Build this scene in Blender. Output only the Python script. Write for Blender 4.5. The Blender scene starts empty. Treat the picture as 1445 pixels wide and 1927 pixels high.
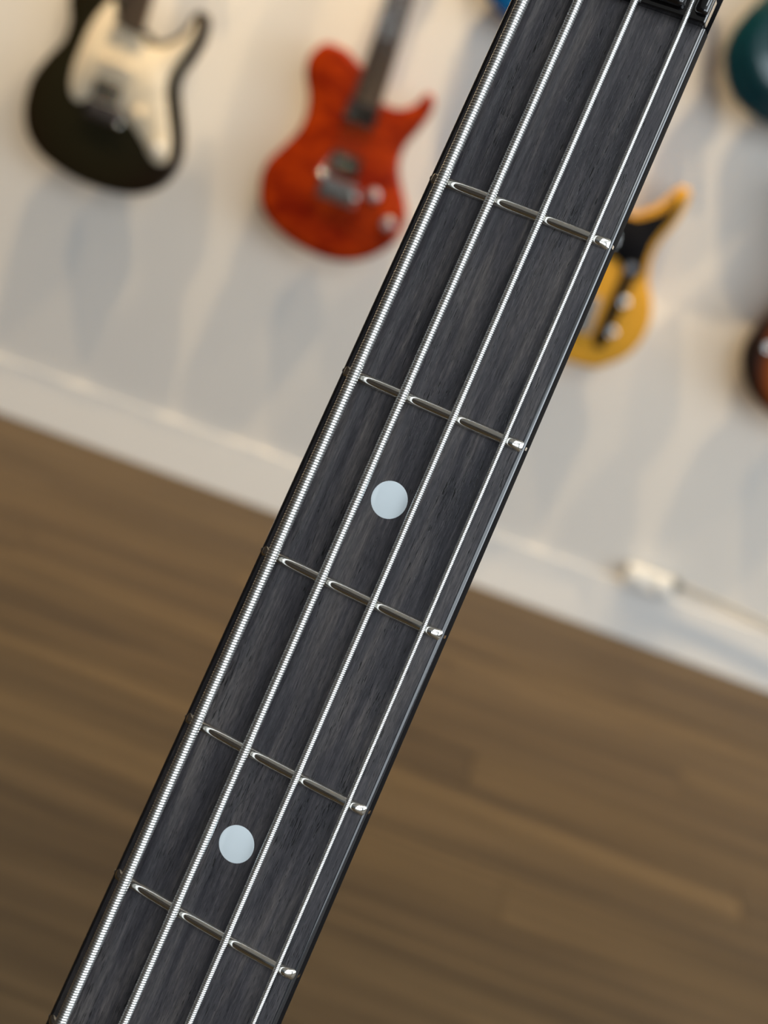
import bpy, bmesh, math, random
import numpy as np
from mathutils import Vector, Matrix
random.seed(7)
sc = bpy.context.scene
col = sc.collection

# ------------------------------------------------------------------ camera
FPX, CX, CY = 2790.0, 722.5, 963.5            # focal length and centre in photo pixels (1445 x 1927)
PITCH, YAW, ROLL = map(math.radians, (-16.5, 4.0, 18.7))
CAMH = 0.978
fwd = Vector((-math.sin(YAW)*math.cos(PITCH), math.cos(YAW)*math.cos(PITCH), math.sin(PITCH)))
r0 = fwd.cross(Vector((0, 0, 1))).normalized()
u0 = r0.cross(fwd).normalized()
camX = math.cos(ROLL)*r0 + math.sin(ROLL)*u0
camY = -math.sin(ROLL)*r0 + math.cos(ROLL)*u0
CAM = Vector((0, 0, CAMH))
cd = bpy.data.cameras.new('camera')
cam = bpy.data.objects.new('camera', cd); col.objects.link(cam)
M = Matrix((camX, camY, -fwd)).transposed().to_4x4(); M.translation = CAM
cam.matrix_world = M
cd.sensor_width = 36; cd.sensor_fit = 'AUTO'; cd.lens = FPX/1927*36
cd.clip_start = 0.02; cd.clip_end = 60
cd.dof.use_dof = True; cd.dof.focus_distance = 0.313; cd.dof.aperture_fstop = cd.lens/4.1
sc.camera = cam
def ray(px, py):
    return (camX*((px-CX)/FPX) - camY*((py-CY)/FPX) + fwd)

# ------------------------------------------------------------------ light
sc.view_settings.view_transform = 'Standard'; sc.view_settings.look = 'None'
sc.view_settings.gamma = 1; sc.view_settings.use_curve_mapping = False
sc.view_settings.exposure = 0.0
w = bpy.data.worlds.new('world'); sc.world = w; w.use_nodes = True
bg = w.node_tree.nodes['Background']
bg.inputs[0].default_value = (0.80, 0.90, 1.0, 1); bg.inputs[1].default_value = 0.10
YW = 3.02                                     # the wall with the guitars
def area(name, loc, target, sx, sy, power, color):
    l = bpy.data.lights.new(name, 'AREA'); l.shape = 'RECTANGLE'; l.size = sx; l.size_y = sy
    l.energy = power; l.color = color
    o = bpy.data.objects.new(name, l); col.objects.link(o); o.location = loc
    o.rotation_euler = (Vector(target)-Vector(loc)).to_track_quat('-Z', 'Y').to_euler()
    return o
# daylight through the shop window behind and to the right of the camera
area('window_daylight', (3.3, -6.2, 1.5), (0.3, 1.6, 1.2), 6.5, 2.6, 170, (0.84, 0.93, 1.0))
area('side_window_daylight', (4.6, -0.9, 1.6), (0.2, -0.9, 1.5), 3.6, 2.3, 145, (0.84, 0.93, 1.0))
# cool white light panels set in the shop ceiling
area('ceiling_panel', (1.3, -1.9, 2.79), (1.3, -1.9, 0), 1.6, 3.2, 98, (0.90, 0.96, 1.0))
# warm spot lamps of the ceiling track in front of the guitar wall
SPOTS = [(-2.0, 1.0), (-1.2, 1.0), (-0.4, 1.0), (0.4, 1.0), (1.2, 0.8), (2.0, 0.7)]
for sx, k in SPOTS:
    l = bpy.data.lights.new('track_spot', 'SPOT'); l.energy = 122*k; l.color = (1.0, 0.74, 0.42)
    l.spot_size = math.radians(100); l.spot_blend = 1.0; l.shadow_soft_size = 0.012
    o = bpy.data.objects.new('track_spot', l); col.objects.link(o); o.location = (sx, YW-0.50, 2.55)
    o.rotation_euler = (Vector((sx, YW-0.05, 0.2))-o.location).to_track_quat('-Z', 'Y').to_euler()

# ------------------------------------------------------------------ helpers
def link_mesh(name, me, mat=None, parent=None, smooth=False):
    o = bpy.data.objects.new(name, me); col.objects.link(o)
    if mat: me.materials.append(mat)
    if parent: o.parent = parent
    if smooth: me.polygons.foreach_set('use_smooth', [True]*len(me.polygons))
    return o
def from_bm(name, bm, mat=None, parent=None, smooth=False):
    bmesh.ops.recalc_face_normals(bm, faces=bm.faces[:])
    me = bpy.data.meshes.new(name); bm.to_mesh(me); bm.free()
    return link_mesh(name, me, mat, parent, smooth)
def tag(o, label, cat, group=None):
    o['label'] = label; o['category'] = cat
    if group: o['group'] = group
    return o
def empty(name, mw=None):
    o = bpy.data.objects.new(name, None); col.objects.link(o); o.empty_display_size = 0.05
    if mw is not None: o.matrix_world = mw
    return o
def add_box(bm, c, s, bevel=0.0, seg=2):
    r = bmesh.ops.create_cube(bm, size=1.0)
    for v in r['verts']: v.co = Vector((v.co.x*s[0]+c[0], v.co.y*s[1]+c[1], v.co.z*s[2]+c[2]))
    if bevel:
        es = list({e for v in r['verts'] for e in v.link_edges})
        bmesh.ops.bevel(bm, geom=es, offset=bevel, segments=seg, affect='EDGES', profile=0.5)
def box(name, c, s, mat, parent=None, bevel=0.0, seg=2):
    bm = bmesh.new(); add_box(bm, c, s, bevel, seg)
    return from_bm(name, bm, mat, parent, smooth=False)
def add_tube(bm, pts, rad, seg=10, cap=True):
    pts = [Vector(p) for p in pts]; rings = []; n = len(pts)
    up = Vector((0, 0, 1))
    for i, p in enumerate(pts):
        t = (pts[min(i+1, n-1)]-pts[max(i-1, 0)]).normalized()
        a = t.cross(up)
        if a.length < 1e-3: a = t.cross(Vector((1, 0, 0)))
        a.normalize(); b = t.cross(a)
        r = rad[i] if isinstance(rad, (list, tuple)) else rad
        rings.append([bm.verts.new(p+r*(math.cos(2*math.pi*k/seg)*a+math.sin(2*math.pi*k/seg)*b)) for k in range(seg)])
    for A, B in zip(rings, rings[1:]):
        for k in range(seg): bm.faces.new((A[k], A[(k+1) % seg], B[(k+1) % seg], B[k]))
    if cap: bm.faces.new(rings[0][::-1]); bm.faces.new(rings[-1])
def tube(name, pts, rad, mat, parent=None, seg=10):
    bm = bmesh.new(); add_tube(bm, pts, rad, seg)
    return from_bm(name, bm, mat, parent, True)
def add_lathe(bm, prof, axis, org, seg=24):
    """prof: (radius, height) pairs along axis"""
    axis = Vector(axis).normalized(); a = axis.orthogonal().normalized(); b = axis.cross(a); org = Vector(org)
    rings = [[bm.verts.new(org+axis*h+r*(math.cos(2*math.pi*k/seg)*a+math.sin(2*math.pi*k/seg)*b)) for k in range(seg)] for r, h in prof]
    for A, B in zip(rings, rings[1:]):
        for k in range(seg): bm.faces.new((A[k], A[(k+1) % seg], B[(k+1) % seg], B[k]))
    bm.faces.new(rings[0][::-1]); bm.faces.new(rings[-1])
def lathe(name, prof, axis, org, mat, parent=None, seg=24):
    bm = bmesh.new(); add_lathe(bm, prof, axis, org, seg)
    o = from_bm(name, bm, mat, parent, True)
    return o
def crom(P, sub=6):
    n = len(P); out = []
    for i in range(n):
        p0, p1, p2, p3 = [np.array(P[(i+k-1) % n], float) for k in range(4)]
        for s in range(sub):
            t = s/sub
            out.append(0.5*((2*p1)+(-p0+p2)*t+(2*p0-5*p1+4*p2-p3)*t*t+(-p0+3*p1-3*p2+p3)*t**3))
    return np.array(out)
def slab(name, outline, prof, mat, parent=None, to3=None):
    """closed outline (n,2), prof: list of (inset, depth); to3 maps (u, v, depth) -> vector"""
    P = np.asarray(outline); n = len(P)
    area2 = sum(P[i][0]*P[(i+1) % n][1]-P[(i+1) % n][0]*P[i][1] for i in range(n))
    T = np.roll(P, -1, 0)-np.roll(P, 1, 0); T /= np.linalg.norm(T, axis=1)[:, None]+1e-12
    N = np.stack([-T[:, 1], T[:, 0]], 1)*(1 if area2 > 0 else -1)   # inward
    bm = bmesh.new(); rings = []
    for ins, d in prof:
        Q = P+N*min(ins, 0.010)
        if ins > 0.010:                       # deep rings shrink towards the middle so that they never fold
            cen = P.mean(0); Q = cen+(Q-cen)*(1-(ins-0.010)/0.16)
        rings.append([bm.verts.new(to3(q[0], q[1], d)) for q in Q])
    for A, B in zip(rings, rings[1:]):
        for k in range(n): bm.faces.new((A[k], A[(k+1) % n], B[(k+1) % n], B[k]))
    f1 = bm.faces.new(rings[0][::-1]); f2 = bm.faces.new(rings[-1])
    f1.normal_update(); f2.normal_update()
    bmesh.ops.triangulate(bm, faces=[f1, f2])
    o = from_bm(name, bm, mat, parent, True)
    return o

# ------------------------------------------------------------------ materials
def newmat(name):
    m = bpy.data.materials.new(name); m.use_nodes = True
    nt = m.node_tree; return m, nt, nt.nodes['Principled BSDF']
def mat(name, color, rough=0.5, metal=0.0, coat=0.0, vary=0.0, scale=20.0, bump=0.0, coord='Object'):
    m, nt, b = newmat(name)
    b.inputs['Base Color'].default_value = (*color, 1); b.inputs['Roughness'].default_value = rough
    b.inputs['Metallic'].default_value = metal; b.inputs['Coat Weight'].default_value = coat
    b.inputs['Coat Roughness'].default_value = 0.05
    tc = nt.nodes.new('ShaderNodeTexCoord'); nz = nt.nodes.new('ShaderNodeTexNoise')
    nz.inputs['Scale'].default_value = scale; nz.inputs['Detail'].default_value = 5
    nt.links.new(tc.outputs[coord], nz.inputs['Vector'])
    if vary:
        mx = nt.nodes.new('ShaderNodeMix'); mx.data_type = 'RGBA'
        mx.inputs['A'].default_value = (*[c*(1-vary) for c in color], 1)
        mx.inputs['B'].default_value = (*[min(1, c*(1+vary)) for c in color], 1)
        nt.links.new(nz.outputs['Fac'], mx.inputs['Factor']); nt.links.new(mx.outputs['Result'], b.inputs['Base Color'])
    if bump:
        bp = nt.nodes.new('ShaderNodeBump'); bp.inputs['Strength'].default_value = bump; bp.inputs['Distance'].default_value = 0.002
        nt.links.new(nz.outputs['Fac'], bp.inputs['Height']); nt.links.new(bp.outputs['Normal'], b.inputs['Normal'])
    return m
def ramp(nt, stops):
    r = nt.nodes.new('ShaderNodeValToRGB'); e = r.color_ramp.elements
    while len(e) < len(stops): e.new(0.5)
    for el, (p, c) in zip(e, stops): el.position = p; el.color = (*c, 1)
    return r
def mapping(nt, scale, coord='Object', rot=(0, 0, 0)):
    tc = nt.nodes.new('ShaderNodeTexCoord'); mp = nt.nodes.new('ShaderNodeMapping')
    mp.inputs['Scale'].default_value = scale; mp.inputs['Rotation'].default_value = rot
    nt.links.new(tc.outputs[coord], mp.inputs['Vector']); return mp
def noise(nt, vec, scale, detail=6, rough=0.6, dist=0.0):
    n = nt.nodes.new('ShaderNodeTexNoise'); n.inputs['Scale'].default_value = scale
    n.inputs['Detail'].default_value = detail; n.inputs['Roughness'].default_value = rough; n.inputs['Distortion'].default_value = dist
    nt.links.new(vec.outputs[0], n.inputs['Vector']); return n

M_wall = mat('wall_paint', (0.70, 0.672, 0.632), 0.85, vary=0.03, scale=3, bump=0.1)
M_base = mat('baseboard_paint', (0.71, 0.70, 0.68), 0.5, vary=0.02, scale=5)
M_ceil = mat('ceiling_paint', (0.8, 0.8, 0.78), 0.9, vary=0.02, scale=3)
M_chrome = mat('chrome', (0.75, 0.74, 0.72), 0.14, 1.0, vary=0.05, scale=40)
M_nickel = mat('fret_nickel', (0.80, 0.78, 0.73), 0.07, 1.0, vary=0.06, scale=900)
M_black = mat('black_plastic', (0.005, 0.005, 0.006), 0.55, 0, 0.0, vary=0.2)
M_black.node_tree.nodes['Principled BSDF'].inputs['Specular IOR Level'].default_value = 0.05
M_gloss = mat('black_lacquer', (0.003, 0.003, 0.004), 0.3, 0, 0.0, vary=0.2, scale=60)
M_nut = mat('black_nut_graphite', (0.003, 0.003, 0.0035), 0.08, 0, 0.8, vary=0.2, scale=200)
M_steel = mat('stand_steel', (0.015, 0.015, 0.016), 0.35, 0.3, vary=0.2)
M_cream = mat('cream_pearl_pickguard', (0.72, 0.62, 0.46), 0.35, 0, 0.3, vary=0.12, scale=60)
M_dot = mat('white_dot_inlay', (0.74, 0.82, 0.86), 0.22, 0, 0.4, vary=0.03, scale=120)
M_maple = mat('maple_neck', (0.50, 0.30, 0.13), 0.35, 0, 0.3, vary=0.12, scale=14)
M_rose = mat('rosewood_board', (0.075, 0.045, 0.028), 0.5, vary=0.3, scale=60)
M_white = mat('white_plastic', (0.70, 0.70, 0.68), 0.4, vary=0.02)
M_grey = mat('grey_plug_plastic', (0.16, 0.17, 0.17), 0.5, vary=0.05)
M_cord = mat('pale_grey_cord', (0.36, 0.35, 0.31), 0.5, vary=0.05)
M_rubber = mat('black_rubber', (0.01, 0.01, 0.01), 0.7, vary=0.2)

def string_mat():
    m, nt, b = newmat('string_steel_wrap')
    b.inputs['Base Color'].default_value = (0.86, 0.87, 0.86, 1); b.inputs['Metallic'].default_value = 1
    b.inputs['Roughness'].default_value = 0.32
    n = noise(nt, mapping(nt, (1, 1, 1)), 700, 3)
    r = ramp(nt, [(0.3, (0.78, 0.79, 0.78)), (0.7, (0.92, 0.92, 0.9))])
    nt.links.new(n.outputs['Fac'], r.inputs['Fac']); nt.links.new(r.outputs['Color'], b.inputs['Base Color'])
    return m
M_string = string_mat()

def board_mat():
    m, nt, b = newmat('dark_fretboard_wood')
    L = nt.links
    broad = noise(nt, mapping(nt, (22, 230, 60)), 1.0, 5, 0.62, 0.5)
    fine = noise(nt, mapping(nt, (60, 1500, 400)), 1.0, 6, 0.7, 0.2)
    r1 = ramp(nt, [(0.28, (0.022, 0.022, 0.028)), (0.5, (0.052, 0.049, 0.054)), (0.76, (0.105, 0.094, 0.090))])
    speck = noise(nt, mapping(nt, (420, 5200, 900)), 1.0, 3, 0.6)
    fm = nt.nodes.new('ShaderNodeMix'); fm.data_type = 'FLOAT'; fm.inputs['Factor'].default_value = 0.5
    L.new(fine.outputs['Fac'], fm.inputs['A']); L.new(speck.outputs['Fac'], fm.inputs['B'])
    r2 = ramp(nt, [(0.30, (0.30, 0.30, 0.32)), (0.5, (1, 1, 1)), (0.68, (1.9, 1.82, 1.74))])
    L.new(broad.outputs['Fac'], r1.inputs['Fac']); L.new(fm.outputs['Result'], r2.inputs['Fac'])
    mul = nt.nodes.new('ShaderNodeMix'); mul.data_type = 'RGBA'; mul.blend_type = 'MULTIPLY'; mul.inputs['Factor'].default_value = 1
    L.new(r1.outputs['Color'], mul.inputs['A']); L.new(r2.outputs['Color'], mul.inputs['B'])
    pore = noise(nt, mapping(nt, (330, 4200, 900), rot=(0, 0, 0.03)), 1.0, 2, 0.5)
    where = noise(nt, mapping(nt, (25, 140, 60)), 1.0, 3)
    add = nt.nodes.new('ShaderNodeMath'); add.operation = 'MULTIPLY_ADD'; add.inputs[1].default_value = 0.55
    L.new(where.outputs['Fac'], add.inputs[0]); L.new(pore.outputs['Fac'], add.inputs[2])
    r3 = ramp(nt, [(0.60, (0, 0, 0)), (0.64, (1, 1, 1))])
    L.new(add.outputs[0], r3.inputs['Fac'])
    mul2 = nt.nodes.new('ShaderNodeMix'); mul2.data_type = 'RGBA'; mul2.blend_type = 'MULTIPLY'; mul2.inputs['Factor'].default_value = 0.78
    L.new(mul.outputs['Result'], mul2.inputs['A']); L.new(r3.outputs['Color'], mul2.inputs['B'])
    L.new(mul2.outputs['Result'], b.inputs['Base Color'])
    bp = nt.nodes.new('ShaderNodeBump'); bp.inputs['Strength'].default_value = 0.5; bp.inputs['Distance'].default_value = 0.0001
    hs = nt.nodes.new('ShaderNodeMath'); hs.operation = 'MULTIPLY_ADD'; hs.inputs[1].default_value = 0.6
    L.new(fine.outputs['Fac'], hs.inputs[0]); L.new(r3.outputs['Color'], hs.inputs[2])
    L.new(hs.outputs[0], bp.inputs['Height']); L.new(bp.outputs['Normal'], b.inputs['Normal'])
    b.inputs['Roughness'].default_value = 0.38
    return m
M_board = board_mat()

def plank_mat():
    m, nt, b = newmat('brown_floor_plank'); L = nt.links
    oi = nt.nodes.new('ShaderNodeObjectInfo')
    tc = nt.nodes.new('ShaderNodeTexCoord'); ad = nt.nodes.new('ShaderNodeVectorMath'); ad.operation = 'MULTIPLY_ADD'
    ad.inputs[1].default_value = (1.1, 26, 4)
    cx = nt.nodes.new('ShaderNodeCombineXYZ'); ml = nt.nodes.new('ShaderNodeMath'); ml.operation = 'MULTIPLY'; ml.inputs[1].default_value = 57
    L.new(oi.outputs['Random'], ml.inputs[0]); L.new(ml.outputs[0], cx.inputs[0]); L.new(ml.outputs[0], cx.inputs[2])
    L.new(tc.outputs['Object'], ad.inputs[0]); L.new(cx.outputs[0], ad.inputs[2])
    g = noise(nt, ad, 1.0, 6, 0.65, 0.6)
    r = ramp(nt, [(0.30, (0.028, 0.0185, 0.0105)), (0.5, (0.063, 0.043, 0.022)), (0.72, (0.102, 0.070, 0.036))])
    L.new(g.outputs['Fac'], r.inputs['Fac'])
    r2 = ramp(nt, [(0, (0.86, 0.85, 0.86)), (0.5, (1, 1, 1)), (1, (1.12, 1.11, 1.06))])
    L.new(oi.outputs['Random'], r2.inputs['Fac'])
    mul = nt.nodes.new('ShaderNodeMix'); mul.data_type = 'RGBA'; mul.blend_type = 'MULTIPLY'; mul.inputs['Factor'].default_value = 1
    L.new(r.outputs['Color'], mul.inputs['A']); L.new(r2.outputs['Color'], mul.inputs['B'])
    L.new(mul.outputs['Result'], b.inputs['Base Color'])
    b.inputs['Roughness'].default_value = 0.5; b.inputs['Specular IOR Level'].default_value = 0.2
    return m
M_plank = plank_mat()

def quilt_mat(name, lo, hi, scale, coat=0.0, rough=0.45):
    m, nt, b = newmat(name)
    n = noise(nt, mapping(nt, (1.0, 1, 1.8)), scale, 3, 0.5, 1.2)
    r = ramp(nt, [(0.32, lo), (0.68, hi)])
    nt.links.new(n.outputs['Fac'], r.inputs['Fac']); nt.links.new(r.outputs['Color'], b.inputs['Base Color'])
    b.inputs['Roughness'].default_value = rough; b.inputs['Specular IOR Level'].default_value = 0.08; b.inputs['Coat Weight'].default_value = coat; b.inputs['Coat Roughness'].default_value = 0.06
    return m
def burst_mat(name, inner, mid, outer, c, s):
    m, nt, b = newmat(name); L = nt.links
    mp = nt.nodes.new('ShaderNodeMapping'); tc = nt.nodes.new('ShaderNodeTexCoord')
    mp.inputs['Location'].default_value = (-c[0]/s[0], 0, -c[1]/s[1]); mp.inputs['Scale'].default_value = (1/s[0], 0, 1/s[1])
    L.new(tc.outputs['Object'], mp.inputs['Vector'])
    ln = nt.nodes.new('ShaderNodeVectorMath'); ln.operation = 'LENGTH'; L.new(mp.outputs[0], ln.inputs[0])
    r = ramp(nt, [(0.50, inner), (0.70, mid), (0.84, outer)]); L.new(ln.outputs['Value'], r.inputs['Fac'])
    L.new(r.outputs['Color'], b.inputs['Base Color']); b.inputs['Roughness'].default_value = 0.45; b.inputs['Specular IOR Level'].default_value = 0.15
    return m

# ------------------------------------------------------------------ setting
def structure(o): o['kind'] = 'structure'; return o
structure(box('wall_back', (0.2, YW+0.06, 1.4), (9.0, 0.12, 2.8), M_wall))
structure(box('baseboard_back', (0.2, YW-0.006, 0.059), (9.0, 0.012, 0.118), M_base, bevel=0.0015))
structure(box('ceiling', (0.2, YW-4.6, 2.86), (9.0, 9.2, 0.12), M_ceil))
floor = structure(box('floor', (0.2, YW-4.6, -0.034), (9.0, 9.2, 0.044), M_plank))
structure(box('added_wall_left', (-2.36, YW-4.6, 1.4), (0.12, 9.2, 2.8), mat('dark_brown_for_reflections', (0.030, 0.019, 0.011), 0.8, vary=0.3, scale=4)))  # unseen wall, added and kept dark brown for the reflections in frets and strings
pw, plen = 0.118, 1.21
plank_bm = bmesh.new(); add_box(plank_bm, (0, 0, 0), (plen-0.001, pw-0.001, 0.012))
plank_me = None
y = YW-pw/2; row = 0
while y > -0.9:
    off = (row*0.43) % plen; x = -2.9+off-plen
    while x < 2.8:
        if plank_me is None:
            p = from_bm('plank', plank_bm, M_plank, floor); plank_me = p.data
        else:
            p = bpy.data.objects.new('plank', plank_me); col.objects.link(p); p.parent = floor
        p.location = (x+plen/2, y, -0.006-0.0006*random.random())
        x += plen
    y -= pw; row += 1

# ------------------------------------------------------------------ the bass guitar in front
S = 0.864
def fx(n): return S*(1-2**(-n/12))
# pose of the neck in the camera's frame (solved from the fret ends and the dots; mm and photo axes x right, y down, z forward)
ax_x = Vector((-0.4050, 0.9132, 0.0463)).normalized()
ax_z = Vector((-0.2828, -0.0770, -0.9561)); ax_z = (ax_z-ax_z.dot(ax_x)*ax_x).normalized()
ax_y = ax_z.cross(ax_x)
t_n = Vector((0.04805, -0.1084, 0.3119))
def cv2w(v): return camX*v.x-camY*v.y+fwd*v.z
BM = Matrix((cv2w(ax_x), cv2w(ax_y), cv2w(ax_z))).transposed().to_4x4()
BM.translation = CAM+cv2w(t_n)
BMi = BM.inverted()
RAD = 0.24
W0, WK = 0.04195, 0.027
def hw(x): return (W0+WK*x)/2 if x > 0 else W0/2
def ztop(y): return -(y*y)/(2*RAD)
NFRET = 22
XEND = fx(NFRET)+0.012
bass = empty('bass_guitar', BM)
tag(bass, 'black electric bass guitar in sharp focus with dark fretboard, four wound strings and white dots', 'bass guitar')

# fretboard: radiused top, rounded shiny edges
def sect(x, h_edge=0.0052):
    h = hw(x); r = 0.0010; pts = []
    zt = ztop(h)
    n = 15
    for k in range(n):
        yy = (h-r)*(-1+2*k/(n-1)); pts.append((yy, ztop(yy)))
    ze = ztop(h-r)
    for a in (22, 45, 68, 90): pts.append((h-r+r*math.sin(math.radians(a)), ze-r+r*math.cos(math.radians(a))))
    pts.append((h, -h_edge)); pts.append((-h, -h_edge))
    for a in (90, 68, 45, 22): pts.append((-(h-r)-r*math.sin(math.radians(a)), ze-r+r*math.cos(math.radians(a))))
    return pts
def loft(name, xs, fn, mat_, parent):
    bm = bmesh.new(); rings = [[bm.verts.new((x, p[0], p[1])) for p in fn(x)] for x in xs]
    n = len(rings[0])
    for A, B in zip(rings, rings[1:]):
        for k in range(n): bm.faces.new((A[k], A[(k+1) % n], B[(k+1) % n], B[k]))
    bm.faces.new(rings[0][::-1]); bm.faces.new(rings[-1])
    o = from_bm(name, bm, mat_, parent, True)
    md = o.modifiers.new('edges', 'EDGE_SPLIT'); md.split_angle = math.radians(50)
    return o
M_edge = mat('lacquered_board_edge', (0.012, 0.012, 0.014), 0.16, 0, 1.0, vary=0.2, scale=60)
board = loft('fretboard', [0.0]+[0.02*i for i in range(1, int(XEND/0.02)+1)]+[XEND], sect, M_board, bass)
board.data.materials.append(M_edge)
M_side = mat('dark_board_side', (0.006, 0.006, 0.007), 0.6, vary=0.2, scale=200)
M_side.node_tree.nodes['Principled BSDF'].inputs['Specular IOR Level'].default_value = 0.05
board.data.materials.append(M_side)
for pf in board.data.polygons:
    if pf.normal.z < 0.985: pf.material_index = 1 if pf.normal.z > 0.3 else 2
# neck back
def neck_sect(x):
    h = hw(max(x, 0))-0.0001; d = 0.0165+0.004*max(x, 0)/0.6
    pts = [(h, -0.0052)]
    for k in range(0, 17):
        t = 1-2*k/16; pts.append((h*t, -0.0056-d*(1-abs(t)**1.7)))
    pts += [(-h, -0.0052)]
    return pts
loft('neck', [-0.018]+[0.03*i for i in range(0, 19)]+[0.58], neck_sect, M_gloss, bass)

# frets
def fret_mesh(x):
    h = hw(x); wd = 0.00135; ht = 0.00118; n = 30; m_ = 18
    bm = bmesh.new(); rings = []
    for i in range(n+1):
        t = -1+2*i/n; t = math.copysign(1-(1-abs(t))**1.35, t)
        yy = t*(h-0.0004); e = (h-abs(yy))
        k = 0.25+(e-0.0004)/0.0016*0.75 if e < 0.0020 else 1.0
        z0 = ztop(abs(yy))-0.0004-max(0, abs(yy)-(h-0.001))*0.3
        ring = []
        for j in range(m_+1):
            a = math.pi*j/m_
            ring.append(bm.verts.new((wd*math.cos(a), yy, z0+(ht+0.0004)*k*(1-abs(math.cos(a))**2.6)**0.6 if 0 < j < m_ else z0)))
        rings.append(ring)
    for A, B in zip(rings, rings[1:]):
        for j in range(m_): bm.faces.new((A[j], A[j+1], B[j+1], B[j]))
    bm.faces.new(rings[0]); bm.faces.new(rings[-1][::-1])
    for s in (-1, 1):                        # end of the tang showing in the edge
        add_box(bm, (0, s*(h-0.0004), ztop(h)-0.0012), (0.0007, 0.0009, 0.0014))
    return bm
for n_ in range(1, NFRET+1):
    f = from_bm('fret', fret_mesh(fx(n_)), M_nickel, board, True); f.location = (fx(n_), 0, 0)
    md = f.modifiers.new('edges', 'EDGE_SPLIT'); md.split_angle = math.radians(60)
for a_, ys in ((3, (0,)), (5, (0,)), (7, (0,)), (9, (0,)), (12, (-.009, .009)), (15, (0,)), (17, (0,)), (19, (0,)), (21, (0,))):
    for yy in ys:
        d = lathe('dot_inlay', [(0.0041, -0.001), (0.0041, 0.00002), (0.0038, 0.00009)], (0, 0, 1), (0, 0, 0), M_dot, board, 40)
        d.location = ((fx(a_-1)+fx(a_))/2, yy, ztop(yy)); md = d.modifiers.new('edges', 'EDGE_SPLIT')

# nut: black base bar with five glossy blocks between the string slots
STR = []   # (name words, px at y=0, px at y=1927, radius, wrap pitch)
for top, bot, rad, pitch in ((985, 113.5, 0.00134, 0.00062), (1088.5, 232, 0.00107, 0.00056), (1195, 354.5, 0.00083, 0.00046), (1304.5, 475, 0.00058, 0.00038)):
    def hit(px, py, h):
        d = BMi.to_3x3() @ ray(px, py); o = BMi @ CAM
        yv = 0.0
        for _ in range(6):
            s = (h+ztop(yv)-o.z)/d.z; q = o+s*d; yv = q.y
        return q
    A = hit(top, 0, 0.00118+0.0004+rad); B = hit(bot, 1927, 0.00118+0.0013+rad)
    STR.append((A, B, rad, pitch))
nut = box('nut', (-0.0030, 0, 0.0002), (0.0060, W0, 0.0028), M_nut, bass, 0.0004)
def str_at(i, x):
    A, B, *_ = STR[i]; t = (x-A.x)/(B.x-A.x); return A+(B-A)*t
ysl = [str_at(i, -0.005).y for i in range(4)]
edges = [-W0/2]+ysl+[W0/2]
for i in range(5):
    a = edges[i]+(STR[i-1][2]+0.0006 if i > 0 else 0.0002); b_ = edges[i+1]-(STR[i][2]+0.0006 if i < 4 else 0.0002)
    if b_-a < 0.0008: continue
    bm = bmesh.new(); add_box(bm, (-0.0047, (a+b_)/2, 0.0021+ztop((a+b_)/2)), (0.0066, b_-a, 0.0036), min(0.0012, (b_-a)*0.35), 4)
    from_bm('nut_block', bm, M_nut, nut, True)

# strings: round steel wrap wound around the core, plain continuation to the bridge
X_BR = 0.868
def string_mesh(A, B, R, p):
    x0, x1 = -0.014, 0.315
    seg = max(14, int(R/0.00134*26)); per = 6
    nk = int((x1-x0)/p)*per
    prof = []
    for k in range(per):
        u = -1+2*(k+0.5)/per; prof.append(R-(p/2)*(1-math.sqrt(1-min(u*u, 0.94)))*0.95)
    prof = np.array(prof)
    I, J = np.meshgrid(np.arange(nk+per+1), np.arange(seg), indexing='ij')
    x = x0+p*(I/per+J/seg)-p; r = prof[I % per]; ph = 2*math.pi*J/seg
    cx_ = A.x+(x-A.x); t = (x-A.x)/(B.x-A.x)
    cy_ = A.y+(B.y-A.y)*t; cz_ = A.z+(B.z-A.z)*t
    V = np.stack([cx_, cy_+r*np.cos(ph), cz_+r*np.sin(ph)], -1).reshape(-1, 3)
    n = nk+per+1
    F = []
    i = np.arange(n-1)[:, None]; j = np.arange(seg-1)[None, :]
    a = i*seg+j
    F.append(np.stack([a, a+1, a+seg+1, a+seg], -1).reshape(-1, 4))
    i2 = np.arange(n-1-per); a = i2*seg+seg-1; b = (i2+per)*seg
    F.append(np.stack([a, b, b+seg, a+seg], -1))
    F = np.concatenate(F)
    nv = len(V)
    # plain continuation
    S2 = 12; xs = [x1-0.004, 0.5, X_BR+0.02]; V2 = []
    for xx in xs:
        t = (xx-A.x)/(B.x-A.x); c = A+(B-A)*t
        for q in range(S2): V2.append((xx, c.y+R*0.93*math.cos(2*math.pi*q/S2), c.z+R*0.93*math.sin(2*math.pi*q/S2)))
    F2 = [(nv+m*S2+q, nv+m*S2+(q+1) % S2, nv+(m+1)*S2+(q+1) % S2, nv+(m+1)*S2+q) for m in range(2) for q in range(S2)]
    V = np.concatenate([V, np.array(V2)]); F = np.concatenate([F, np.array(F2)])
    me = bpy.data.meshes.new('string'); me.from_pydata(V.tolist(), [], F.tolist()); me.update()
    return me
for A, B, R, p in STR:
    link_mesh('string', string_mesh(A, B, R, p), M_string, bass, True)

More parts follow.
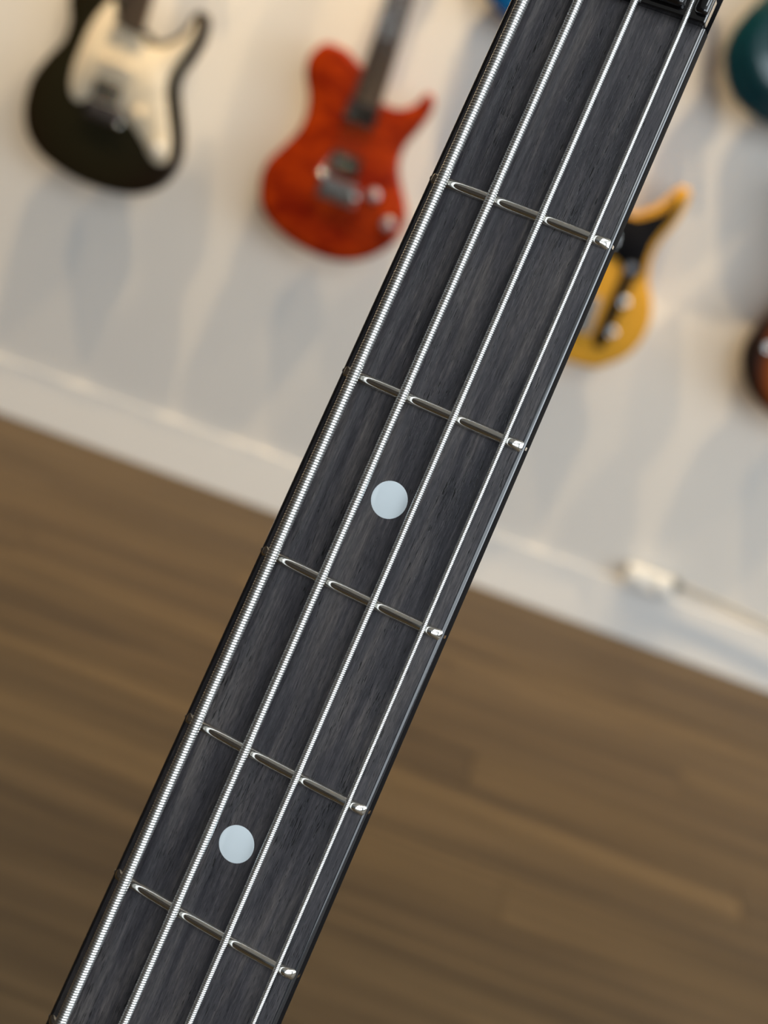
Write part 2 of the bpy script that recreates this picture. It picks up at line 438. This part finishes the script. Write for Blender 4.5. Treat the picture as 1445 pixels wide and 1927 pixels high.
# headstock, tuners, body, bridge (below and above the frame)
hs = crom([(-0.014, -0.0203), (-0.014, 0.0203), (-0.020, 0.0212), (-0.028, 0.026), (-0.042, 0.034), (-0.07, 0.034), (-0.12, 0.032), (-0.165, 0.030), (-0.19, 0.018),
           (-0.195, -0.01), (-0.185, -0.036), (-0.165, -0.045), (-0.12, -0.042), (-0.06, -0.036), (-0.035, -0.030), (-0.020, -0.0215)], 5)
slab('headstock', hs, [(0.002, -0.019), (0, -0.017), (0, -0.006), (0.0015, -0.0045)], M_gloss, bass, lambda u, v, d: (u, v, d))
for i in range(4):
    hx = -0.045-0.038*i; g = tube('tuner', [(hx, -0.026, -0.02), (hx, -0.026, 0.012)], 0.007, M_black, bass, 16)
    t2 = bmesh.new(); add_tube(t2, [(hx, -0.03, -0.024), (hx, -0.058, -0.024)], 0.003, 8); add_box(t2, (hx, -0.066, -0.024), (0.024, 0.016, 0.006), 0.002)
    from_bm('tuner_button', t2, M_black, g)
    tube('string_lead', [str_at(i, -0.012), (hx+0.006, -0.026+0.004, 0.004)], STR[i][2]*0.9, M_string, g, 8)
bo = crom([(1.035, 0), (1.025, 0.09), (0.98, 0.155), (0.90, 0.175), (0.82, 0.15), (0.75, 0.125), (0.69, 0.125), (0.63, 0.155), (0.575, 0.165), (0.56, 0.14), (0.59, 0.09), (0.615, 0.045), (0.60, 0.03),
           (0.60, -0.03), (0.585, -0.05), (0.54, -0.085), (0.47, -0.125), (0.445, -0.16), (0.475, -0.18), (0.56, -0.165), (0.65, -0.145), (0.74, -0.14), (0.82, -0.165), (0.90, -0.19), (0.97, -0.175), (1.02, -0.10)], 5)
bo[:, 0] = np.where(bo[:, 0] > 0.74, 0.74+(bo[:, 0]-0.74)*0.7, bo[:, 0])
slab('body', bo, [(0.012, -0.058), (0.003, -0.055), (0, -0.048), (0, -0.026), (0.003, -0.019), (0.012, -0.016)], M_gloss, bass, lambda u, v, d: (u, v, d))
for xx in (0.70, 0.80): box('pickup', (xx, 0, -0.008), (0.036, 0.092, 0.018), M_black, bass, 0.003)
br = box('bridge', (X_BR+0.012, 0, -0.0135), (0.052, 0.082, 0.006), M_black, bass, 0.001)
for i in range(4): box('saddle', (X_BR+0.004, str_at(i, X_BR).y, -0.006), (0.024, 0.014, 0.0135), M_black, br, 0.001)
for yy, xx in ((0.10, 0.815), (0.115, 0.845), (0.115, 0.875)): lathe('knob', [(0.0095, 0), (0.0095, 0.014), (0.008, 0.016)], (0, 0, 1), (xx, yy, -0.016), M_black, bass)

# stand under the body
bb = BM @ Vector((0.9465, 0, -0.037)); axw = cv2w(ax_x); azw = cv2w(ax_z); ayw = cv2w(ax_y)
stand = empty('guitar_stand', Matrix.Translation((bb.x, bb.y, 0)))
tag(stand, 'black tubular floor stand carrying the bass guitar', 'stand')
def SL(v): return Vector(v)-Vector((bb.x, bb.y, 0))
yoke = BM @ Vector((0.962, 0, -0.085))
post_top = BM @ Vector((0.90, 0, -0.085))
tube('post', [SL((yoke.x, yoke.y, 0.014)), SL(yoke), SL(post_top)], 0.011, M_steel, stand)
for s in (-1, 1):
    c = BM @ Vector((0.9575, s*0.09, -0.085)); c2 = BM @ Vector((0.9575, s*0.09, 0.0)); c3 = BM @ Vector((0.940, s*0.09, 0.004)) 
    tube('cradle_arm', [SL(yoke), SL(c), SL(c2), SL(c3)], 0.009, M_rubber, stand)
for ang in (90, 210, 330):
    a = math.radians(ang)
    tube('leg', [SL((yoke.x, yoke.y, 0.024)), SL((yoke.x+0.27*math.cos(a), yoke.y+0.27*math.sin(a), 0.011))], 0.011, M_steel, stand)

# ------------------------------------------------------------------ guitars on the wall
YF = YW-0.105                                 # front face of the hanging bodies
def onplane(px, py, y=YF):
    d = ray(px, py); s = (y-CAM.y)/d.y; return CAM+d*s
GEN = [(0, 0), (60, 5), (115, 32), (150, 80), (158, 120), (145, 170), (118, 215), (110, 245), (120, 285), (140, 325), (150, 355), (138, 368), (118, 350), (90, 330), (55, 318), (30, 322),
       (28, 330), (-28, 330), (-32, 350), (-50, 372), (-85, 410), (-115, 440), (-135, 440), (-140, 410), (-128, 360), (-115, 305), (-112, 260), (-122, 220), (-147, 170), (-160, 118), (-150, 75), (-115, 30), (-60, 5)]
GEN = [(a/1000, b/1000) for a, b in GEN]
T3 = lambda u, v, d: (u, d, v)
class Guitar:
    """local frame: x to the right, y into the wall (0 = body front), z up along the strings"""
    def __init__(s, label, origin, tilt, outline, body_mat, group='guitars hung on the wall', edge=0.007, grow=0.0, dome=None):
        s.mw = Matrix.Translation(origin) @ Matrix.Rotation(tilt, 4, 'Y')
        s.inv = s.mw.inverted()
        s.root = empty('electric_guitar', s.mw)
        tag(s.root, label, 'guitar', group)
        s.body = slab('body', crom(outline, 6), [(a_-grow, b_) for a_, b_ in (dome or []) + [(edge*1.6, 0), (edge*0.8, 0.0008), (edge*0.25, edge*0.35), (0, edge), (0, 0.038), (0.002, 0.043), (0.008, 0.045)]], body_mat, s.root, T3)
    def loc(s, px, py):
        v = s.inv @ onplane(px, py); return (v.x, v.z)
    def neck(s, x, z0, length, board_mat_, neck_mat, head_mat, w0=0.056, w1=0.043):
        o = [(x-w0/2, z0), (x+w0/2, z0), (x+w1/2, z0+length), (x-w1/2, z0+length)]
        slab('neck', o, [(0.008, 0.016), (0.001, 0.006), (0, 0.0), (0, -0.004)], neck_mat, s.root, T3)
        b = slab('fretboard', o, [(0, -0.0045), (0.0005, -0.0095)], board_mat_, s.root, T3)
        sc_ = length/(1-2**(-21/12)) if True else 0
        for n in range(1, 22):
            z = z0+length-sc_*(1-2**(-n/12)); t = (z-z0)/length; ww = w0+(w1-w0)*t
            box('fret', (x, -0.0098, z), (ww, 0.0016, 0.0024), M_nickel, b)
        zt = z0+length
        h = crom([(x-.021, zt), (x+.021, zt), (x+.024, zt+.02), (x+.045, zt+.04), (x+.048, zt+.07), (x+.03, zt+.10), (x+.02, zt+.15), (x+.005, zt+.178), (x-.02, zt+.18), (x-.034, zt+.16), (x-.036, zt+.08), (x-.03, zt+.03)], 5)
        hd = slab('headstock', h, [(0.001, 0.0), (0, 0.001), (0, 0.013), (0.001, 0.014)], head_mat, s.root, T3)
        for k in range(6): lathe('tuner', [(0.004, 0.012), (0.004, -0.012)], (0, 1, 0), (x-.02, 0, zt+.03+.024*k), M_chrome, hd, 10)
        s.hang = s.mw @ Vector((x, 0.007, zt+0.012))
    def strings(s, x, z0, z1):
        for k in range(6):
            u = (k-2.5)
            tube('string', [(x+u*0.0102, -0.014, z0), (x+u*0.0072, -0.0125, z1)], 0.0006-0.00005*k, M_chrome, s.root, 6)
    def pickup(s, c, size, m, bobbins=2, mount=None):
        p = box('pickup', (c[0], -0.002, c[1]), (size[0], 0.010, size[1]), m, s.root, 0.002)
        for k in range(bobbins):
            zz = c[1]+(0 if bobbins == 1 else (k-0.5)*size[1]*0.5)
            for j in range(6): lathe('pole_piece', [(0.0022, 0), (0.0022, 0.0012)], (0, -1, 0), (c[0]+(j-2.5)*0.0102, -0.0068, zz), M_chrome, p, 8)
        return p
    def knob(s, c, m, r=0.0105, h=0.018):
        return lathe('knob', [(r, 0), (r*0.97, h*0.85), (r*0.85, h), (r*0.5, h*0.97)], (0, -1, 0), (c[0], 0, c[1]), m, s.root, 20)
    def bridge(s, c, size, m, saddles=6):
        p = box('bridge', (c[0], -0.003, c[1]), (size[0], 0.006, size[1]), m, s.root, 0.0015)
        for j in range(saddles): box('saddle', (c[0]+(j-2.5)*0.0108, -0.009, c[1]+size[1]*0.12), (0.0085, 0.008, size[1]*0.55), m, p, 0.001)
        return p
    def guard(s, outline, m, y=-0.0025, sub=5):
        return slab('pickguard', crom(outline, sub), [(0, 0.0005), (0, y+0.0006), (0.0008, y)], m, s.root, T3)
    def hanger(s, label):
        h = s.hang; r = empty('wall_hanger', Matrix.Translation((h.x, YW, h.z)))
        tag(r, label, 'hanger', 'wall hangers')
        box('plate', (0, -0.008, 0), (0.06, 0.016, 0.09), M_black, r, 0.003)
        dy = h.y-YW
        tube('arm', [(0, -0.014, 0), (0, dy-0.0-0.04+0.06, 0)], 0.006, M_steel, r)
        tube('yoke', [(-0.032, dy-0.03, 0.006), (-0.032, dy+0.012, 0.0), (-0.02, dy+0.024, 0), (0, dy+0.026, 0), (0.02, dy+0.024, 0), (0.032, dy+0.012, 0), (0.032, dy-0.03, 0.006)], 0.007, M_rubber, r)

def axis(p_low, p_high):
    a, b = onplane(*p_low), onplane(*p_high); return math.atan2(b.x-a.x, b.z-a.z)

# 1. dark olive double-cutaway with cream pickguard
def C1(x, y): return (x/3.0104, y/3.0104)
org = onplane(*C1(580, 640)); tl = axis(C1(580, 640), C1(770, 0))
M_olive = burst_mat('dark_olive_burst', (0.013, 0.011, 0.004), (0.012, 0.009, 0.003), (0.012, 0.006, 0.002), (0.0, 0.06), (0.21, 0.27))
g0 = Guitar.__new__(Guitar); g0.inv = (Matrix.Translation(org) @ Matrix.Rotation(tl, 4, 'Y')).inverted()
ol = [g0.loc(*C1(*q)) for q in [(405, 0), (408, 120), (365, 240), (270, 340), (190, 450), (155, 560), (147, 660), (168, 760), (232, 860), (332, 940), (450, 1010), (580, 1058), (700, 1083), (800, 1080), (900, 1035),
      (965, 955), (998, 860), (1000, 740), (988, 620), (978, 500), (1005, 410), (1065, 330), (1120, 240), (1148, 150), (1145, 95), (1110, 85), (1070, 150), (1010, 215), (920, 250), (850, 240), (800, 190),
      (700, 150), (680, 60), (650, -20), (625, -120), (600, -200), (545, -235), (480, -200), (430, -110)]]
G = Guitar('dark olive electric guitar with cream pickguard, hung leftmost on the wall', org, tl, ol, M_olive, grow=0.006)
pg = [G.loc(*C1(*q)) for q in [(640, 0), (560, 75), (500, 170), (452, 280), (415, 380), (400, 470), (410, 540), (450, 575), (500, 560), (600, 600), (700, 660), (760, 720), (815, 810), (848, 880), (890, 925), (940, 920),
      (962, 870), (965, 780), (950, 640), (940, 520), (965, 420), (1025, 330), (1085, 235), (1115, 150), (1105, 112), (1075, 175), (1000, 238), (910, 268), (830, 250), (760, 190), (700, 160), (665, 80)]]
G.guard(pg, M_cream)
G.pickup(G.loc(*C1(720, 200)), (0.075, 0.017), M_cream, 1); G.pickup(G.loc(*C1(665, 375)), (0.075, 0.017), M_cream, 1)
M_humb = mat('zebra_humbucker', (0.02, 0.022, 0.02), 0.35, vary=0.2)
G.pickup(G.loc(*C1(608, 520)), (0.056, 0.040), M_humb, 2)
G.bridge(G.loc(*C1(590, 640)), (0.078, 0.034), mat('aged_chrome', (0.30, 0.26, 0.24), 0.25, 1.0, vary=0.1))
G.knob(G.loc(*C1(790, 640)), M_cream); G.knob(G.loc(*C1(905, 840)), M_white)
bx_ = G.loc(*C1(680, 705)); lathe('tremolo_arm_collar', [(0.007, 0), (0.007, 0.012), (0.005, 0.014)], (0, -1, 0), (bx_[0], 0, bx_[1]), M_chrome, G.root, 16)
nb = G.loc(*C1(737, 160)); G.neck(nb[0], nb[1], 0.45, M_rose, M_maple, M_olive); G.strings(nb[0], G.loc(*C1(590, 640))[1], nb[1]+0.45)
G.hanger('wall hanger above the dark olive guitar')

# 2. orange-red quilted single-cutaway
def C2(x, y): return (420+x/3.0104, y/3.0104)
org = onplane(*C2(650, 1080)); tl = axis(C2(650, 1080), C2(1005, 0))
M_red = quilt_mat('orange_red_quilted_maple', (0.13, 0.004, 0.0004), (0.35, 0.034, 0.0014), 16)
g0.inv = (Matrix.Translation(org) @ Matrix.Rotation(tl, 4, 'Y')).inverted()
ol = [g0.loc(*C2(*q)) for q in [(590, 240), (690, 285), (745, 350), (790, 395), (815, 480), (840, 550), (900, 590), (980, 615), (1060, 603), (1115, 560), (1148, 525), (1183, 555), (1168, 640), (1095, 740), (1025, 820), (990, 900),
      (983, 980), (1002, 1080), (1025, 1180), (1020, 1270), (985, 1345), (920, 1410), (820, 1462), (700, 1483), (580, 1467), (450, 1412), (340, 1340), (242, 1240), (203, 1150), (203, 1030), (240, 920), (330, 830), (418, 740), (463, 650), (476, 540), (460, 420), (476, 330), (525, 268)]]
G = Guitar('orange-red quilted electric guitar with single cutaway and two black pickups', org, tl, ol, M_red, edge=0.009)
G.pickup(G.loc(*C2(782, 650)), (0.062, 0.040), M_black); G.pickup(G.loc(*C2(690, 932)), (0.060, 0.040), M_black)
G.bridge(G.loc(*C2(650, 1085)), (0.078, 0.042), M_chrome)
for q in ((565, 985), (745, 1120)):
    c = G.loc(*C2(*q)); lathe('bridge_post', [(0.008, 0), (0.008, 0.012), (0.005, 0.015)], (0, -1, 0), (c[0], 0, c[1]), M_chrome, G.root, 16)
M_knob = mat('satin_chrome_knob', (0.72, 0.68, 0.68), 0.3, 1.0, vary=0.05)
G.knob(G.loc(*C2(857, 1105)), M_knob, 0.0125); G.knob(G.loc(*C2(935, 1268)), M_knob, 0.0125)
nb = G.loc(*C2(820, 600)); G.neck(0.0, nb[1], 0.455, M_rose, M_maple, M_red); G.strings(0.0, 0.0, nb[1]+0.455)
G.hanger('wall hanger above the orange-red guitar')

# 3. butterscotch single-cutaway with black pickguard, behind the bass neck
def C3(x, y): return (940+x/2.1406, 100+y/2.1406)
kn = onplane(*C3(500, 1000)); tl = axis(C3(450, 1120), C3(525, 870))*0.5
org = kn+Vector((-0.086, 0, 0))
g0.inv = (Matrix.Translation(org) @ Matrix.Rotation(tl, 4, 'Y')).inverted()
right = [g0.loc(*C3(*q)) for q in [(540, 650), (600, 632), (660, 600), (700, 560), (738, 538), (768, 560), (752, 620), (700, 700), (642, 770), (608, 850), (600, 930), (613, 1000), (607, 1080), (572, 1160), (512, 1222), (430, 1258), (350, 1265)]]
zb = right[-1][1]
left = [(-.06, zb+.002), (-.115, zb+.03), (-.150, zb+.08), (-.158, zb+.125), (-.145, zb+.17), (-.122, zb+.215), (-.115, zb+.25), (-.125, zb+.30), (-.140, zb+.345), (-.120, zb+.385), (-.08, zb+.398), (-.045, zb+.385), (-.03, zb+.35), (-.028, zb+.32), (.028, zb+.31)]
M_butter = mat('butterscotch_lacquer', (0.57, 0.29, 0.028), 0.45, 0, 0.0, vary=0.06, scale=9)
M_butter.node_tree.nodes['Principled BSDF'].inputs['Specular IOR Level'].default_value = 0.1
G = Guitar('butterscotch electric guitar with black pickguard, half hidden behind the bass neck', org, tl, right+left, M_butter)
pgr = [g0.loc(*C3(*q)) for q in [(540, 665), (610, 655), (670, 630), (712, 590), (735, 575), (722, 620), (690, 675), (625, 755), (590, 835), (578, 890), (545, 905), (515, 895), (470, 830)]]
G.guard(pgr+[(.02, pgr[-1][1]), (-.03, pgr[-1][1]+.005), (-.07, pgr[-1][1]+.03), (-.085, zb+.28), (-.06, zb+.31), (.02, zb+.31)], M_black)
a, b = g0.loc(*C3(528, 880)), g0.loc(*C3(402, 1160))
d_ = np.array(a)-np.array(b); L_ = np.linalg.norm(d_); d_ /= L_; nn = np.array((d_[1], -d_[0]))*0.0135
cp = []
for k in range(9):
    t = math.pi*k/8; cp.append(np.array(a)+nn*math.cos(t)+d_*0.0135*math.sin(t))
for k in range(9):
    t = math.pi+math.pi*k/8; cp.append(np.array(b)+nn*math.cos(t)+d_*0.0135*math.sin(t))
slab('control_plate', cp, [(0, 0.0005), (0, -0.0028), (0.0006, -0.0034)], M_black, G.root, T3)
M_dk = mat('dark_chrome_knob', (0.22, 0.22, 0.24), 0.25, 1.0, vary=0.05)
G.knob(g0.loc(*C3(525, 868)), M_dk, 0.0115); G.knob(g0.loc(*C3(500, 1000)), M_chrome, 0.0115); G.knob(g0.loc(*C3(450, 1120)), M_chrome, 0.0115)
G.bridge((0, zb+.10), (0.086, 0.076), M_chrome); G.pickup((0, zb+.25), (0.07, 0.022), M_chrome, 1)
G.neck(0.0, zb+.30, 0.46, M_maple, M_maple, M_maple); G.strings(0, zb+.09, zb+.76)
G.hanger('wall hanger above the butterscotch guitar')

# 4-6. guitars that only show an edge
def generic(label, px, local, body_mat, knobs=(), guard=None, head=None, edge=0.016, dome=None):
    o = onplane(*px)-Vector((local[0], 0, local[1]))
    G = Guitar(label, o, 0.0, GEN, body_mat, edge=edge, dome=dome)
    G.pickup((0, .17), (0.07, 0.038), M_black); G.pickup((0, .285), (0.07, 0.038), M_black)
    G.bridge((0, .115), (0.08, 0.036), M_chrome)
    for k in knobs: G.knob(k, M_chrome)
    G.neck(0, .315, .455, M_rose, M_maple, body_mat); G.strings(0, .115, .77)
    return G
M_teal = mat('teal_gloss_lacquer', (0.001, 0.026, 0.034), 0.2, 0, 0.9, vary=0.25, scale=8)
G = generic('glossy teal electric guitar hung at the upper right beside the bass nut', (1368, 80), (-.160, .115), M_teal, ((.08, .11), (.11, .08)), edge=0.010, dome=[(0.050, -0.0105), (0.042, -0.0098), (0.034, -0.0075), (0.026, -0.0045), (0.020, -0.0018)])
G.hanger('wall hanger above the teal guitar')
M_burst = burst_mat('tobacco_sunburst', (0.42, 0.13, 0.012), (0.16, 0.035, 0.004), (0.012, 0.006, 0.004), (0.0, 0.15), (0.165, 0.22))
G = generic('tobacco sunburst electric guitar cut by the right edge, lowest on the right', (1404, 652), (-.160, .115), M_burst, ((.08, .11), (-.122, .128)))
G.hanger('wall hanger above the sunburst guitar')
M_blue = mat('bright_blue_lacquer', (0.0, 0.085, 0.26), 0.2, 0, 0.6, vary=0.15, scale=8)
G = generic('blue electric guitar almost hidden behind the top of the bass neck', (930, 14), (-.10, .022), M_blue, ((.08, .11),))
G.hanger('wall hanger above the blue guitar')

# ------------------------------------------------------------------ socket box with plug and cord on the baseboard
c = onplane(1222, 1092, YW-0.02)
sk = empty('socket_box', Matrix.Translation((c.x, YW-0.014, c.z)))
tag(sk, 'white surface-mounted socket box low on the wall above the baseboard', 'socket')
box('housing', (0, -0.014, 0), (0.105, 0.028, 0.042), M_white, sk, 0.004)
for s in (-1, 1): lathe('outlet', [(0.014, 0), (0.014, 0.002), (0.012, 0.003)], (0, -1, 0), (s*0.025, -0.028, 0), M_white, sk, 20)
q = [onplane(x, y, YW-0.03) for x, y in ((1278, 1103), (1300, 1112), (1345, 1130), (1400, 1156), (1445, 1178), (1500, 1206), (1580, 1250))]
pl = empty('power_plug', Matrix.Translation(q[0]))
tag(pl, 'dark grey plug at the right end of the socket box with pale cord', 'plug')
bm = bmesh.new(); add_box(bm, (-0.006, 0, 0), (0.022, 0.024, 0.024), 0.004); from_bm('plug_body', bm, M_grey, pl, True)
pts = [Vector((0.004, 0, 0))]+[v-q[0] for v in q[1:]]
pts.append(Vector((pts[-1].x+0.3, 0, 0.006-q[0].z)))
tube('cord', pts, 0.0042, M_cord, pl, 10)
